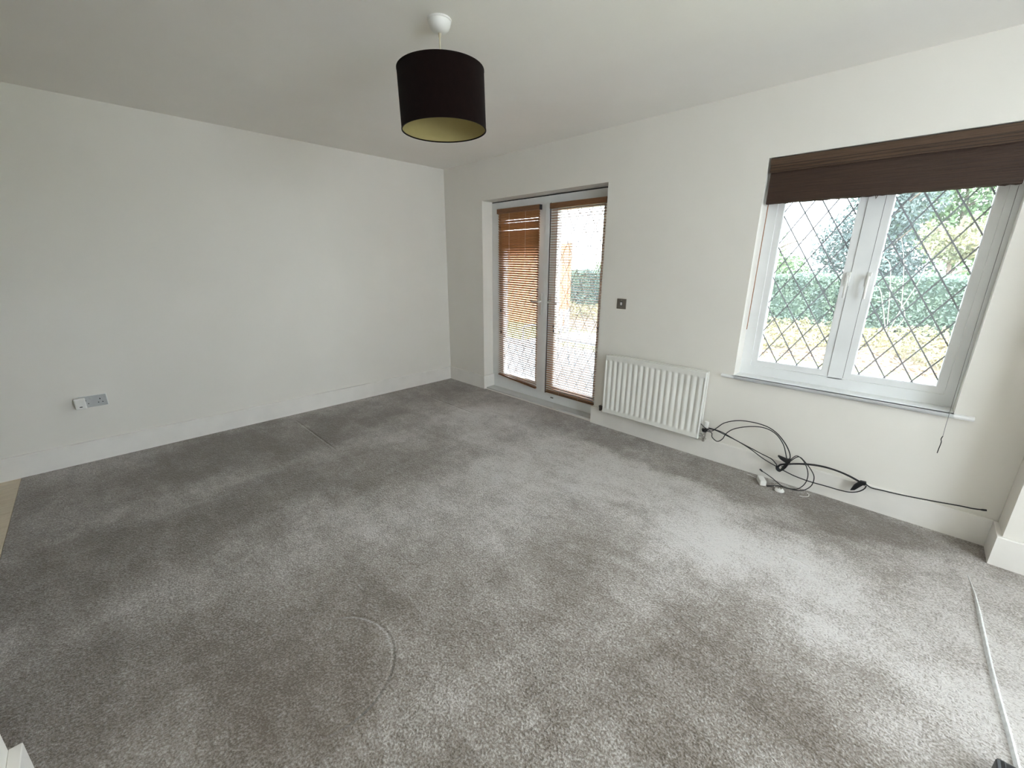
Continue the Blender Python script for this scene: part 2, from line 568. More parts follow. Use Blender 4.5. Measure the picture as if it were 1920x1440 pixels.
def leaded_light(parent, x0, x1, z0, z1, y, xo, zo, w, h, strip=0.0068):
    """Diamond panes and lead strips over the rectangle; (xo, zo) is one crossing."""
    pane_n = 0
    for i in range(-24, 25):
        for j in range(-24, 25):
            if (i + j) % 2:
                continue
            cx, cz = xo + i * w / 2, zo + (j + 1) * h / 2
            if cx < x0 - w or cx > x1 + w or cz < z0 - h or cz > z1 + h:
                continue
            poly = clip_poly([(cx, cz - h / 2), (cx + w / 2, cz), (cx, cz + h / 2), (cx - w / 2, cz)], x0, x1, z0, z1)
            if not poly:
                continue
            ar = abs(sum(poly[k][0] * poly[(k + 1) % len(poly)][1] - poly[(k + 1) % len(poly)][0] * poly[k][1] for k in range(len(poly)))) / 2
            if ar < 1e-5:
                continue
            obj('pane', prism(new(), poly, 1, y, y + 0.004), M_GLASS, parent)
            pane_n += 1
    s = h / w
    ln = math.hypot(w / 2, h / 2)
    for sg in (1, -1):
        for k in range(-40, 41):
            # line z = zo + sg*s*(x - xo - k*w)
            xc = xo + k * w
            d = (1 / math.hypot(1, s), sg * s / math.hypot(1, s))
            nx, nz = -d[1] * strip / 2, d[0] * strip / 2
            a = (xc - d[0] * 4, zo - d[1] * 4)
            b_ = (xc + d[0] * 4, zo + d[1] * 4)
            poly = clip_poly([(a[0] + nx, a[1] + nz), (b_[0] + nx, b_[1] + nz), (b_[0] - nx, b_[1] - nz), (a[0] - nx, a[1] - nz)], x0, x1, z0, z1)
            if len(poly) < 3:
                continue
            yy = 0.0012 if sg == 1 else 0.0016
            obj('lead_strip', prism(new(), poly, 1, y - yy, y - 0.0002), M_LEAD, parent)


def ring_frame(bm, x0, x1, z0, z1, wl, wr, wb, wt, y0, y1, bev=0.004):
    """Rectangular frame with mitred faces and a bevelled inner edge."""
    O = [(x0, z0), (x1, z0), (x1, z1), (x0, z1)]
    I = [(x0 + wl, z0 + wb), (x1 - wr, z0 + wb), (x1 - wr, z1 - wt), (x0 + wl, z1 - wt)]
    I2 = [(x0 + wl + bev, z0 + wb + bev), (x1 - wr - bev, z0 + wb + bev), (x1 - wr - bev, z1 - wt - bev), (x0 + wl + bev, z1 - wt - bev)]
    def ring(pts, y):
        return [bm.verts.new((p[0], y, p[1])) for p in pts]
    a, b_, c, d, e = ring(O, y0), ring(I, y0), ring(I2, y0 + bev * 1.6), ring(I2, y1), ring(O, y1)
    for A, B in ((a, b_), (b_, c), (c, d), (d, e), (e, a)):
        for k in range(4):
            bm.faces.new((A[k], A[(k + 1) % 4], B[(k + 1) % 4], B[k]))
    return bm


# ------------------------------------------------------------------ window_1
FY = 0.120
win = thing('window_1', ((WX0 + WX1) / 2, FY, WZ0), 'white double casement window with diamond leaded glass', 'window', kind='structure')
fb = ring_frame(new(), WX0, WX1, WZ0, WZ1, 0.061, 0.048, 0.085, 0.06, FY, FY + 0.07)
box(fb, 3.753, 3.827, FY, FY + 0.07, WZ0 + 0.08, WZ1 - 0.055)
obj('window_frame', fb, M_UPVC, win)
sb = prism(new(), [(-0.026, 0.648), (-0.029, 0.656), (-0.026, 0.664), (-0.020, 0.667), (FY, 0.667), (FY, 0.645), (-0.020, 0.645)], 0, WX0 + 0.001, WX1 - 0.001)
prism(sb, [(-0.026, 0.648), (-0.029, 0.656), (-0.026, 0.664), (-0.020, 0.667), (-0.0005, 0.667), (-0.0005, 0.645), (-0.020, 0.645)], 0, 3.178, 4.392)
obj('window_sill', sb, M_SILL, win, smooth=False)
for (a, b_, xo, hs) in ((3.313, 3.753, 3.462, 1), (3.827, 4.270, 3.898, -1)):
    wr = 0.034
    sash = obj('casement', ring_frame(new(), a + 0.002, b_ - 0.002, 0.732, 1.959, wr, wr, wr, wr, FY + 0.004, FY + 0.062), M_UPVC, win)
    gk = ring_frame(new(), a - 0.001, b_ + 0.001, 0.7285, 1.9625, 0.0045, 0.0045, 0.0045, 0.0045, FY + 0.0065, FY + 0.02, bev=0.0005)
    obj('gasket', gk, M_DARK, sash)
    leaded_light(sash, a + wr, b_ - wr, 0.764, 1.927, FY + 0.02, xo, 0.776, 0.1165, 0.187)
    hx = b_ - 0.010 if hs == 1 else a + 0.010
    hb = bx(hx - 0.011, hx + 0.011, FY - 0.006, FY + 0.004, 1.285, 1.365, bev=0.004)
    tube(hb, [(hx, FY - 0.004, 1.338), (hx, FY - 0.034, 1.338)], 0.009, 10)
    tube(hb, spline([(hx, FY - 0.032, 1.343), (hx, FY - 0.036, 1.32), (hx, FY - 0.034, 1.27), (hx, FY - 0.028, 1.218)], 5), 0.0068, 8)
    obj('handle', hb, M_HANDLE, sash, smooth=True)

# ------------------------------------------------------------------ door_1 : french doors
DY = 0.140
door = thing('door_1', ((DX0 + DX1) / 2, DY, 0.0), 'white glazed french doors with diamond leaded glass', 'door', kind='structure')
obj('door_frame', ring_frame(new(), DX0, DX1, 0.0, 2.008, 0.104, 0.045, 0.096, 0.060, DY, DY + 0.07), M_UPVC, door)
obj('head_gap', bx(DX0, DX1, DY + 0.004, DY + 0.07, 2.008, DZ), M_DARK, door)
obj('threshold', bx(DX0, DX1, 0.02, DY, -0.004, 0.016, bev=0.004), mat('threshold_metal', (0.62, 0.62, 0.60), 0.4, metal=0.3), door)
for (a, b_, gl, gr, hx, dirn) in ((0.742, 1.444, 0.068, 0.144, 1.362, -1), (1.450, 2.094, 0.080, 0.064, 1.488, 1)):
    leaf = obj('door_leaf', ring_frame(new(), a + 0.002, b_ - 0.001, 0.098, 1.948, gl, gr, 0.092, 0.070, DY - 0.006, DY + 0.06), M_UPVC, door)
    if dirn == -1:
        obj('meeting_stile', bx(1.398, 1.444, DY - 0.018, DY - 0.006, 0.10, 1.946, bev=0.004), M_UPVC, leaf)
    obj('gasket', bx(b_ - 0.001, b_ + 0.003, DY - 0.004, DY + 0.05, 0.10, 1.946) if dirn == -1 else bx(a + 0.002, a + 0.005, DY - 0.0075, DY + 0.0, 0.10, 1.946), M_DARK, leaf)
    leaded_light(leaf, a + gl, b_ - gr, 0.190, 1.878, DY + 0.02, 1.585, 1.71, 0.118, 0.240, strip=0.0052)
    hb = bx(hx - 0.014, hx + 0.014, DY - 0.017, DY - 0.006, 0.905, 1.118, bev=0.005)
    tube(hb, [(hx, DY - 0.014, 1.04), (hx, DY - 0.05, 1.04)], 0.010, 10)
    tube(hb, spline([(hx, DY - 0.05, 1.04), (hx + dirn * 0.03, DY - 0.054, 1.038), (hx + dirn * 0.075, DY - 0.052, 1.036), (hx + dirn * 0.105, DY - 0.046, 1.035)], 5), 0.0085, 8)
    tube(hb, [(hx, DY - 0.019, 0.945), (hx, DY - 0.014, 0.945)], 0.008, 10)
    obj('handle', hb, M_HANDLE, leaf, smooth=True)
obj('keeper', bx(1.52, 1.555, DY - 0.008, DY, 0.058, 0.070, bev=0.002), M_STEEL, door)


# ------------------------------------------------------------------ venetian blinds on the doors
def slat_mesh(w):
    bm = new()
    pr = []
    d, t = 0.0125, 0.0014
    for k in range(5):
        y = -d + 2 * d * k / 4
        pr.append((y, 0.0014 * (1 - (y / d) ** 2) + t))
    for k in range(4, -1, -1):
        y = -d + 2 * d * k / 4
        pr.append((y, 0.0014 * (1 - (y / d) ** 2) - t))
    prism(bm, pr, 0, -w / 2, w / 2)
    bmesh.ops.recalc_face_normals(bm, faces=bm.faces)
    me = bpy.data.meshes.new('slat')
    bm.to_mesh(me)
    bm.free()
    me.materials.append(M_SLAT)
    return me


def venetian(x0, x1, y, ztop, zl, zr, label, tilt_fn, n, tassel_x, tassels, dz_fn=None):
    root = thing('venetian_blind', ((x0 + x1) / 2, y, ztop - 0.045), label, 'blind', 'wooden venetian blinds on the french doors')
    cx = (x0 + x1) / 2
    hr = obj('headrail', bx(x0 - 0.008, x1 + 0.012, y - 0.021, y + 0.017, ztop - 0.046, ztop, bev=0.002), M_RAIL, root)
    obj('end_cap', bx(x1 + 0.012, x1 + 0.016, y - 0.020, y + 0.016, ztop - 0.045, ztop - 0.001), M_DARK, hr)
    me = slat_mesh(x1 - x0)
    z_first = ztop - 0.060
    slope_b = (zr - zl)
    z_last = (zl + zr) / 2 + 0.018
    zs = []
    for i in range(n):
        t = i / (n - 1)
        z = z_first + (z_last - z_first) * t + (dz_fn(i) if dz_fn else 0)
        roll = math.atan2(-slope_b * (t ** 1.6), x1 - x0)
        o = bpy.data.objects.new('slat', me)
        C.objects.link(o)
        o.parent = root
        o.location = Vector((cx + random.uniform(-.001, .001), y, z)) - ROOT[root]
        o.rotation_euler = (tilt_fn(i, t) + random.uniform(-.03, .03), roll, 0)
        zs.append(z)
    # bottom rail follows the droop
    br = new()
    for s, zz in ((-1, zl), (1, zr)):
        pass
    vs = []
    for xx, zz in ((x0, zl), (x1, zr)):
        vs.append([br.verts.new((xx, yy, zz + dz)) for yy, dz in ((y - .013, -.006), (y + .013, -.006), (y + .013, .006), (y - .013, .006))])
    br.faces.new(vs[0]); br.faces.new(vs[1])
    for k in range(4):
        br.faces.new((vs[0][k], vs[0][(k + 1) % 4], vs[1][(k + 1) % 4], vs[1][k]))
    obj('bottom_rail', br, M_RAIL, root)
    w = x1 - x0
    for fx in (0.30, 0.70):
        xx = x0 + w * fx
        zb = zl + (zr - zl) * fx
        lc = new()
        tube(lc, [(xx, y - 0.0145, ztop - 0.04), (xx, y - 0.0145, zb)], 0.0009, 5)
        tube(lc, [(xx + 0.004, y + 0.0145, ztop - 0.04), (xx + 0.004, y + 0.0145, zb)], 0.0009, 5)
        obj('ladder_cord', lc, M_CORD, root)
    pc = obj('pull_cord', tube(new(), [(tassel_x, y - 0.019, ztop - 0.04), (tassel_x, y - 0.019, min(tassels))], 0.0011, 5), M_VELCRO, root)
    for k, tz in enumerate(tassels):
        obj('tassel', tube(new(), [(tassel_x + .004 * k, y - 0.019, tz + 0.03), (tassel_x + .004 * k, y - 0.019, tz + 0.012), (tassel_x + .004 * k, y - 0.019, tz)], [0.003, 0.0065, 0.0075], 8), M_DARK, pc, smooth=True)
    return root


BY = 0.098


def tilt_left(i, t):
    # room edge raised: nearly closed near the top, more open below
    if t < 0.17:
        return R(-60)
    if t < 0.27:
        return R(-60 + 24 * (t - 0.17) / 0.10)
    return R(-38 + 9 * t)


def jag_left(i):
    if i < 3:
        return 0.005
    if i < 5:
        return 0.0025 - 0.002 * (i - 3)
    return -0.003 if i in (7, 8, 9) else 0.0


venetian(0.785, 1.345, BY, 1.936, 0.187, 0.137, 'honey wood venetian blind hanging crooked on the left french door', tilt_left, 75, 0.835, (0.90, 0.665), jag_left)
venetian(1.492, 2.072, BY, 1.932, 0.134, 0.132, 'wooden venetian blind with open slats on the right french door', lambda i, t: R(-2), 76, 1.572, (0.805, 0.760))

# ------------------------------------------------------------------ woven blind over the window
wb = thing('woven_blind', ((3.262 + 4.300) / 2, 0.03, 1.76), 'dark brown woven wood roman blind raised above the window', 'blind')
obj('headrail', bx(3.262, 4.306, 0.006, 0.062, 1.984, 2.016, bev=0.002), M_WOVEN2, wb)


def woven_layer(x0, x1, y, z0, z1, th, jag=0.0, name='fold', material=None, seed=1):
    rnd = random.Random(seed)
    bm = new()
    n = 60
    A = []
    for i in range(n + 1):
        xx = x0 + (x1 - x0) * i / n
        jz = rnd.uniform(-jag, jag)
        wv = 0.0015 * math.sin(xx * 9 + seed)
        A.append([bm.verts.new((xx, y + wv + dy, zz)) for dy, zz in ((0, z0 + jz), (0, (z0 + z1) / 2), (0, z1), (th, z1), (th, (z0 + z1) / 2), (th, z0 + jz))])
    for a, b_ in zip(A, A[1:]):
        for k in range(6):
            bm.faces.new((a[k], a[(k + 1) % 6], b_[(k + 1) % 6], b_[k]))
    bm.faces.new(A[0]); bm.faces.new(A[-1])
    return obj(name, bm, material or M_WOVEN, wb)


woven_layer(3.268, 4.300, 0.002, 1.937, 1.990, 0.008, 0.0008, 'valance', M_WOVEN2, 2)
woven_layer(3.270, 4.298, 0.016, 1.764, 1.950, 0.006, 0.0022, 'fold', None, 3)
woven_layer(3.270, 4.298, 0.026, 1.768, 1.950, 0.006, 0.002, 'fold', None, 4)
woven_layer(3.270, 4.298, 0.036, 1.762, 1.975, 0.006, 0.002, 'fold', None, 5)
woven_layer(3.270, 4.298, 0.046, 1.770, 1.985, 0.006, 0.002, 'fold', None, 6)
for zz in (1.976, 1.962, 1.945):
    obj('reed_edge', bx(3.268, 4.300, -0.002, 0.004, zz - 0.002, zz + 0.002), M_WOVEN, wb)
obj('tilt_wand', tube(new(), [(3.274, 0.058, 1.80), (3.272, 0.058, 1.30), (3.270, 0.058, 0.982)], 0.0028, 6), mat('brown_cord', (0.30, 0.13, 0.055), 0.6), wb)
obj('cord_ring', tube(new(), [(3.79, 0.03, 1.766), (3.793, 0.028, 1.748), (3.80, 0.03, 1.766)], 0.0022, 6), M_WOVEN, wb)
pc = obj('pull_cord', tube(new(), spline([(4.290, 0.040, 1.78), (4.294, 0.02, 1.30), (4.299, -0.008, 0.80), (4.300, -0.034, 0.672), (4.301, -0.035, 0.60), (4.303, -0.036, 0.54)], 6), 0.0012, 5), mat('grey_cord', (0.22, 0.22, 0.22), 0.7), wb)
obj('cord_end', tube(new(), spline([(4.303, -0.036, 0.545), (4.300, -0.037, 0.528), (4.304, -0.038, 0.51), (4.3025, -0.038, 0.47), (4.302, -0.038, 0.448)], 4), 0.0021, 6), M_VELCRO, pc)

# ------------------------------------------------------------------ radiator
rad = thing('radiator', (2.70, -0.075, 0.165), 'white double panel radiator below the light switch', 'radiator')
RX0, RX1, RZ0, RZ1, RY = 2.288, 3.106, 0.168, 0.674, -0.100


def rad_panel(x0, x1, z0, z1, yf, yb, nf=17):
    bm = new()
    mx, mz = 0.016, 0.034
    xs = [x0, x0 + 0.004]
    per = 8
    n = nf * per
    for i in range(n + 1):
        xs.append(x0 + mx + (x1 - x0 - 2 * mx) * i / n)
    xs += [x1 - 0.004, x1]
    zs = [z0, z0 + 0.005, z0 + mz, z0 + mz + 0.008, z0 + mz + 0.018]
    for k in range(1, 6):
        zs.append(z0 + mz + 0.018 + (z1 - z0 - 2 * mz - 0.036) * k / 6)
    zs += [z1 - mz - 0.018, z1 - mz - 0.008, z1 - mz, z1 - 0.005, z1]
    G = []
    for i, xx in enumerate(xs):
        col = []
        for j, zz in enumerate(zs):
            edge = 0.005 if (i in (0, len(xs) - 1) or j in (0, len(zs) - 1)) else 0.0
            y = yf + edge
            u = (xx - x0 - mx) / (x1 - x0 - 2 * mx) * nf
            if 0 <= u <= nf:
                ph = u % 1.0
                groove = 0.5 - 0.5 * math.cos(2 * math.pi * ph)
                g = groove ** 0.6
                vz = min(1, max(0, (min(zz - z0, z1 - zz) - mz) / 0.018))
                y += (1 - g) * 0.0095 * vz
            col.append(bm.verts.new((xx, y, zz)))
        G.append(col)
    for a, b_ in zip(G, G[1:]):
        for j in range(len(zs) - 1):
            bm.faces.new((a[j], b_[j], b_[j + 1], a[j + 1]))
    # back
    loop = [G[i][0] for i in range(len(xs))] + [G[-1][j] for j in range(1, len(zs))] + [G[i][-1] for i in range(len(xs) - 2, -1, -1)] + [G[0][j] for j in range(len(zs) - 2, 0, -1)]
    back = [bm.verts.new((v.co.x, yb, v.co.z)) for v in loop]
    for k in range(len(loop)):
        bm.faces.new((loop[k], loop[(k + 1) % len(loop)], back[(k + 1) % len(loop)], back[k]))
    bm.faces.new(back)
    return bm


obj('front_panel', rad_panel(RX0, RX1, RZ0, RZ1, RY, RY + 0.022), M_RAD, rad, smooth=True)
obj('rear_panel', bx(RX0, RX1, -0.050, -0.030, RZ0, RZ1, bev=0.005), M_RAD, rad)
fin = new()
for i in range(26):
    xx = RX0 + 0.03 + i * (RX1 - RX0 - 0.06) / 25
    box(fin, xx - 0.001, xx + 0.001, -0.078, -0.050, RZ0 + 0.03, RZ1 - 0.03)
obj('convector_fins', fin, M_RAD, rad)['kind'] = 'stuff'
for zz in (RZ0 + 0.04, RZ1 - 0.04):
    for xx in (RX0 + 0.02, RX1 - 0.02):
        obj('header_pipe', tube(new(), [(xx, -0.082, zz), (xx, -0.042, zz)], 0.013, 12), M_RAD, rad, smooth=True)
for xx in (RX0 + 0.12, RX1 - 0.12):
    obj('wall_bracket', bx(xx - 0.02, xx + 0.02, -0.030, 0.0, RZ0 + 0.03, RZ1 - 0.06), M_RAD, rad)
v = tube(new(), [(RX0 + 0.004, -0.062, 0.196), (2.244, -0.062, 0.196)], 0.009, 10)
tube(v, [(2.247, -0.062, 0.206), (2.247, -0.062, 0.160)], [0.011, 0.011], 10)
tube(v, [(2.247, -0.062, 0.192), (2.232, -0.062, 0.198)], 0.006, 8)
tube(v, [(2.247, -0.062, 0.166), (2.247, -0.002, 0.166)], 0.0075, 8)
obj('lockshield_valve', v, mat('dark_bronze', (0.12, 0.10, 0.085), 0.35, metal=0.8), rad, smooth=True)
v = tube(new(), [(RX1 - 0.004, -0.062, 0.196), (3.136, -0.062, 0.196)], 0.010, 10)
tube(v, [(3.136, -0.062, 0.150), (3.136, -0.062, 0.172), (3.136, -0.062, 0.176), (3.136, -0.062, 0.226)], [0.010, 0.010, 0.014, 0.014], 12)
tube(v, [(3.136, -0.062, 0.196), (3.136, -0.088, 0.196)], 0.009, 10)
tube(v, [(3.136, -0.062, 0.156), (3.136, -0.019, 0.156)], 0.0075, 8)
val = obj('thermostat_valve', v, M_CHROME, rad, smooth=True)
tv = tube(new(), [(3.136, -0.062, 0.226), (3.136, -0.062, 0.236), (3.136, -0.062, 0.250)], [0.016, 0.018, 0.015], 14)
obj('valve_collar', tv, M_DARK, val, smooth=True)
tv = tube(new(), [(3.138, -0.05, 0.250), (3.138, -0.05, 0.27), (3.140, -0.05, 0.30)], [0.014, 0.0165, 0.0155], 14)
obj('valve_cap', tv, M_PLASTIC, val, smooth=True)

# ------------------------------------------------------------------ switch and socket
sw = thing('light_switch', (2.340, 0.0, 1.092), 'small dark metal switch plate on the wall right of the french doors', 'switch')
obj('plate', bx(2.298, 2.381, -0.006, 0.0, 1.051, 1.132, bev=0.002), M_STEEL, sw)
obj('rocker', prism(new(), [(-0.010, 1.080), (-0.0135, 1.104), (-0.005, 1.104), (-0.005, 1.080)], 0, 2.332, 2.346), M_PLASTIC, sw)
obj('rocker_surround', ring_frame(new(), 2.3275, 2.3505, 1.0755, 1.1085, 0.004, 0.004, 0.004, 0.004, -0.0072, -0.0055, bev=0.0005), M_DARK, sw)
for zz in (1.064, 1.120):
    obj('screw', tube(new(), [(2.339, -0.0055, zz), (2.339, -0.0068, zz)], 0.0028, 10), M_CHROME, sw)

so = thing('double_socket', (0.0, -3.168, 0.44), 'grey double wall socket above the left skirting board', 'socket')
obj('back_box', bx(0.0, 0.004, -3.243, -3.093, 0.396, 0.484, bev=0.0015), M_PLASTIC, so)
obj('plate', bx(0.004, 0.010, -3.238, -3.098, 0.400, 0.480, bev=0.002), M_SOCKET, so)
for yc in (-3.205, -3.132):
    for dy, z0, z1, w in ((0.0, 0.446, 0.456, 0.005), (-0.011, 0.424, 0.430, 0.006), (0.011, 0.424, 0.430, 0.006)):
        obj('pin_slot', bx(0.0100, 0.0104, yc + dy - w / 2, yc + dy + w / 2, z0, z1), M_DARK, so)
    obj('socket_switch', bx(0.010, 0.013, yc + 0.028 - 0.006, yc + 0.028 + 0.006, 0.456, 0.470, bev=0.001), M_SOCKET, so)
pl = thing('plug_adapter', (0.012, -3.232, 0.435), 'white plug adapter in the left side of the wall socket', 'plug')
obj('plug_body', bx(0.0115, 0.052, -3.262, -3.205, 0.402, 0.478, bev=0.006), M_PLASTIC, pl)
obj('plug_pin', bx(0.005, 0.012, -3.236, -3.230, 0.446, 0.456), M_CHROME, pl)
obj('plug_face', bx(0.052, 0.055, -3.252, -3.215, 0.412, 0.468, bev=0.001), M_PLASTIC, pl)
obj('port', bx(0.0548, 0.0556, -3.240, -3.226, 0.418, 0.424), M_DARK, pl)

# ------------------------------------------------------------------ pendant lamp
LX, LY = 2.360, -1.754
lp = thing('pendant_lamp', (LX, LY, 2.40), 'dark brown drum pendant lamp with cream lining hanging from the ceiling', 'lamp')
rose = obj('ceiling_rose', lathe(new(), [(0.001, 2.352), (0.014, 2.353), (0.030, 2.358), (0.041, 2.368), (0.046, 2.380), (0.048, 2.392), (0.052, 2.394), (0.052, 2.3995), (0.001, 2.3995)], LX + 0.008, LY - 0.004, 36), M_PLASTIC, lp, smooth=True)
obj('rose_outlet', tube(new(), [(LX + 0.006, LY - 0.003, 2.356), (LX + 0.005, LY - 0.003, 2.338)], [0.008, 0.005], 10), M_FLEX, rose)
obj('flex', tube(new(), [(LX + 0.005, LY - 0.003, 2.345), (LX, LY, 2.17)], 0.0036, 8), M_FLEX, lp)
RS, ZA, ZB = 0.191, 1.984, 2.216


def tilt_bm(bm):
    bmesh.ops.rotate(bm, verts=bm.verts, cent=(LX, LY, 2.21), matrix=Matrix.Rotation(R(-1.6), 3, Vector((0.68, -0.73, 0)).normalized().cross(Vector((0, 0, 1))).cross(Vector((0, 0, 1))) if False else Vector((-0.80, 0.60, 0))))
    return bm


shade = obj('shade', tilt_bm(lathe(new(), [(RS, ZA), (RS, ZB), (RS - 0.002, ZB), (RS - 0.002, ZA)], LX, LY, 72, close=True)), M_SHADE, lp, smooth=True)
obj('lining', tilt_bm(lathe(new(), [(RS - 0.0022, ZA + 0.003), (RS - 0.0022, ZB - 0.003), (RS - 0.0036, ZB - 0.003), (RS - 0.0036, ZA + 0.003)], LX, LY, 72, close=True)), M_LINING, shade, smooth=True)
for zz in (ZA, ZB):
    rim = new()
    lathe(rim, [(RS + 0.001, zz - 0.002), (RS + 0.001, zz + 0.002), (RS - 0.0042, zz + 0.002), (RS - 0.0042, zz - 0.002)], LX, LY, 72, close=True)
    obj('rim', tilt_bm(rim), M_SHADE, shade, smooth=True)
sp_ = new()
for k in range(3):
    a = 2 * math.pi * k / 3 + 0.3
    tube(sp_, [(LX + 0.02 * math.cos(a), LY + 0.02 * math.sin(a), ZB - 0.03), (LX + (RS - 0.004) * math.cos(a), LY + (RS - 0.004) * math.sin(a), ZB - 0.004)], 0.002, 6)
lathe(sp_, [(0.024, ZB - 0.033), (0.024, ZB - 0.028), (0.018, ZB - 0.028), (0.018, ZB - 0.033)], LX, LY, 24, close=True)
obj('shade_carrier', tilt_bm(sp_), M_PLASTIC, lp)
obj('lamp_holder', lathe(new(), [(0.004, ZB - 0.015), (0.012, ZB - 0.017), (0.0165, ZB - 0.03), (0.0165, ZB - 0.07), (0.013, ZB - 0.075), (0.001, ZB - 0.075)], LX, LY, 20), M_PLASTIC, lp, smooth=True)

# ------------------------------------------------------------------ cables by the radiator
CB = dict(
    a=[(3.116, -0.098, 0.292), (3.147, -0.094, 0.268), (3.188, -0.080, 0.251), (3.218, -0.067, 0.281), (3.263, -0.067, 0.332), (3.343, -0.066, 0.371), (3.431, -0.065, 0.384), (3.512, -0.064, 0.379), (3.573, -0.063, 0.354), (3.625, -0.062, 0.307), (3.661, -0.062, 0.256), (3.677, -0.061, 0.214), (3.675, -0.06, 0.173)],
    b=[(3.14, -0.092, 0.244), (3.191, -0.084, 0.241), (3.198, -0.074, 0.204), (3.235, -0.073, 0.183), (3.267, -0.072, 0.212), (3.286, -0.071, 0.26), (3.333, -0.07, 0.309), (3.424, -0.07, 0.352), (3.508, -0.069, 0.366), (3.576, -0.068, 0.344), (3.626, -0.067, 0.289), (3.651, -0.067, 0.23), (3.668, -0.066, 0.173)],
    c=[(3.135, -0.090, 0.256), (3.204, -0.074, 0.263), (3.29, -0.063, 0.24), (3.365, -0.062, 0.221), (3.447, -0.062, 0.191), (3.535, -0.061, 0.147), (3.618, -0.06, 0.119)],
    d=[(3.166, -0.082, 0.270), (3.248, -0.060, 0.257), (3.341, -0.057, 0.226), (3.444, -0.057, 0.197), (3.516, -0.056, 0.176), (3.577, -0.055, 0.16), (3.615, -0.055, 0.129)],
    k=[(3.617, -0.066, 0.13), (3.62, -0.066, 0.106), (3.638, -0.065, 0.097), (3.65, -0.065, 0.121), (3.663, -0.065, 0.154), (3.674, -0.064, 0.186), (3.672, -0.064, 0.157), (3.659, -0.063, 0.124), (3.643, -0.063, 0.104), (3.625, -0.063, 0.115), (3.634, -0.062, 0.139), (3.674, -0.062, 0.161)],
    e=[(3.658, -0.066, 0.116), (3.676, -0.066, 0.175), (3.696, -0.065, 0.218), (3.717, -0.065, 0.233), (3.751, -0.064, 0.21), (3.778, -0.064, 0.165), (3.79, -0.063, 0.115), (3.783, -0.063, 0.06), (3.755, -0.064, 0.014), (3.717, -0.080, 0.005), (3.674, -0.084, 0.005), (3.607, -0.061, 0.029), (3.557, -0.06, 0.051), (3.539, -0.06, 0.056)],
    f=[(3.667, -0.07, 0.142), (3.689, -0.072, 0.194), (3.725, -0.075, 0.234), (3.766, -0.078, 0.208), (3.805, -0.08, 0.166), (3.824, -0.083, 0.128), (3.82, -0.085, 0.073), (3.792, -0.087, 0.031), (3.757, -0.09, 0.013), (3.706, -0.092, 0.008), (3.669, -0.095, 0.008), (3.64, -0.102, 0.005), (3.617, -0.131, 0.005)],
    g=[(3.628, -0.055, 0.129), (3.673, -0.054, 0.16), (3.764, -0.052, 0.192), (3.842, -0.051, 0.206), (3.915, -0.049, 0.204), (3.981, -0.048, 0.192), (4.037, -0.046, 0.173), (4.063, -0.045, 0.166)],
    h=[(3.642, -0.06, 0.128), (3.686, -0.059, 0.16), (3.766, -0.057, 0.188), (3.844, -0.056, 0.202), (3.916, -0.054, 0.201), (3.982, -0.053, 0.188), (4.035, -0.051, 0.169), (4.06, -0.05, 0.158)],
    i=[(3.655, -0.06, 0.107), (3.716, -0.059, 0.092), (3.784, -0.059, 0.085), (3.831, -0.058, 0.084), (3.893, -0.058, 0.086), (3.948, -0.057, 0.086), (4.001, -0.057, 0.092), (4.039, -0.056, 0.111), (4.062, -0.056, 0.139), (4.067, -0.055, 0.163)],
    t=[(4.063, -0.045, 0.168), (4.091, -0.043, 0.153), (4.135, -0.041, 0.155), (4.219, -0.036, 0.159), (4.342, -0.030, 0.172), (4.444, -0.026, 0.186), (4.487, -0.025, 0.190), (4.531, -0.025, 0.200)],
)
c1 = thing('cable_bundle', (3.60, -0.065, 0.0), 'tangled black cable looped from the radiator valve to a velcro tie', 'cable')
for k, r in (('a', .0032), ('b', .0032), ('c', .0032), ('d', .0032), ('e', .0028), ('f', .0028), ('k', .0062)):
    obj('cable_strand' if k != 'k' else 'knot', tube(new(), spline(CB[k], 6), r, 7), M_BLACK, c1, smooth=True)
obj('connector', tube(new(), [(3.545, -0.0605, 0.054), (3.538, -0.060, 0.058), (3.524, -0.059, 0.066)], [.0035, .0055, .005], 8), M_BLACK, c1)
obj('connector', tube(new(), [(3.624, -0.124, 0.0055), (3.616, -0.133, 0.0055), (3.600, -0.150, 0.0055)], [.0035, .0052, .0052], 8), M_BLACK, c1)
obj('velcro_strap', prism(new(), [(3.612, 0.201), (3.632, 0.182), (3.664, 0.168), (3.684, 0.172), (3.682, 0.198), (3.660, 0.194)], 1, -0.077, -0.054), M_VELCRO, c1)
obj('valve_tie', lathe(new(), [(0.020, 0.236), (0.020, 0.246), (0.0175, 0.246), (0.0175, 0.236)], 3.136, -0.062, 20, close=True), M_VELCRO, c1)
c2 = thing('cable_loop', (4.0, -0.05, 0.08), 'black cable loop resting on the skirting below the window with long tail', 'cable')
for k, r in (('g', .0032), ('h', .0028), ('i', .0034)):
    obj('cable_strand', tube(new(), spline(CB[k], 6), r, 7), M_BLACK, c2, smooth=True)
obj('cable_tail', tube(new(), spline(CB['t'], 6), .0034, 7), M_BLACK, c2, smooth=True)
obj('velcro_strap', prism(new(), [(4.003, 0.107), (4.022, 0.116), (4.052, 0.160), (4.066, 0.168), (4.062, 0.182), (4.036, 0.180), (4.012, 0.140)], 1, -0.062, -0.040), M_VELCRO, c2)
obj('connector', tube(new(), [(4.515, -0.0255, 0.1965), (4.522, -0.0255, 0.198), (4.535, -0.025, 0.2015)], [.0036, .005, .0045], 8), M_BLACK, c2)

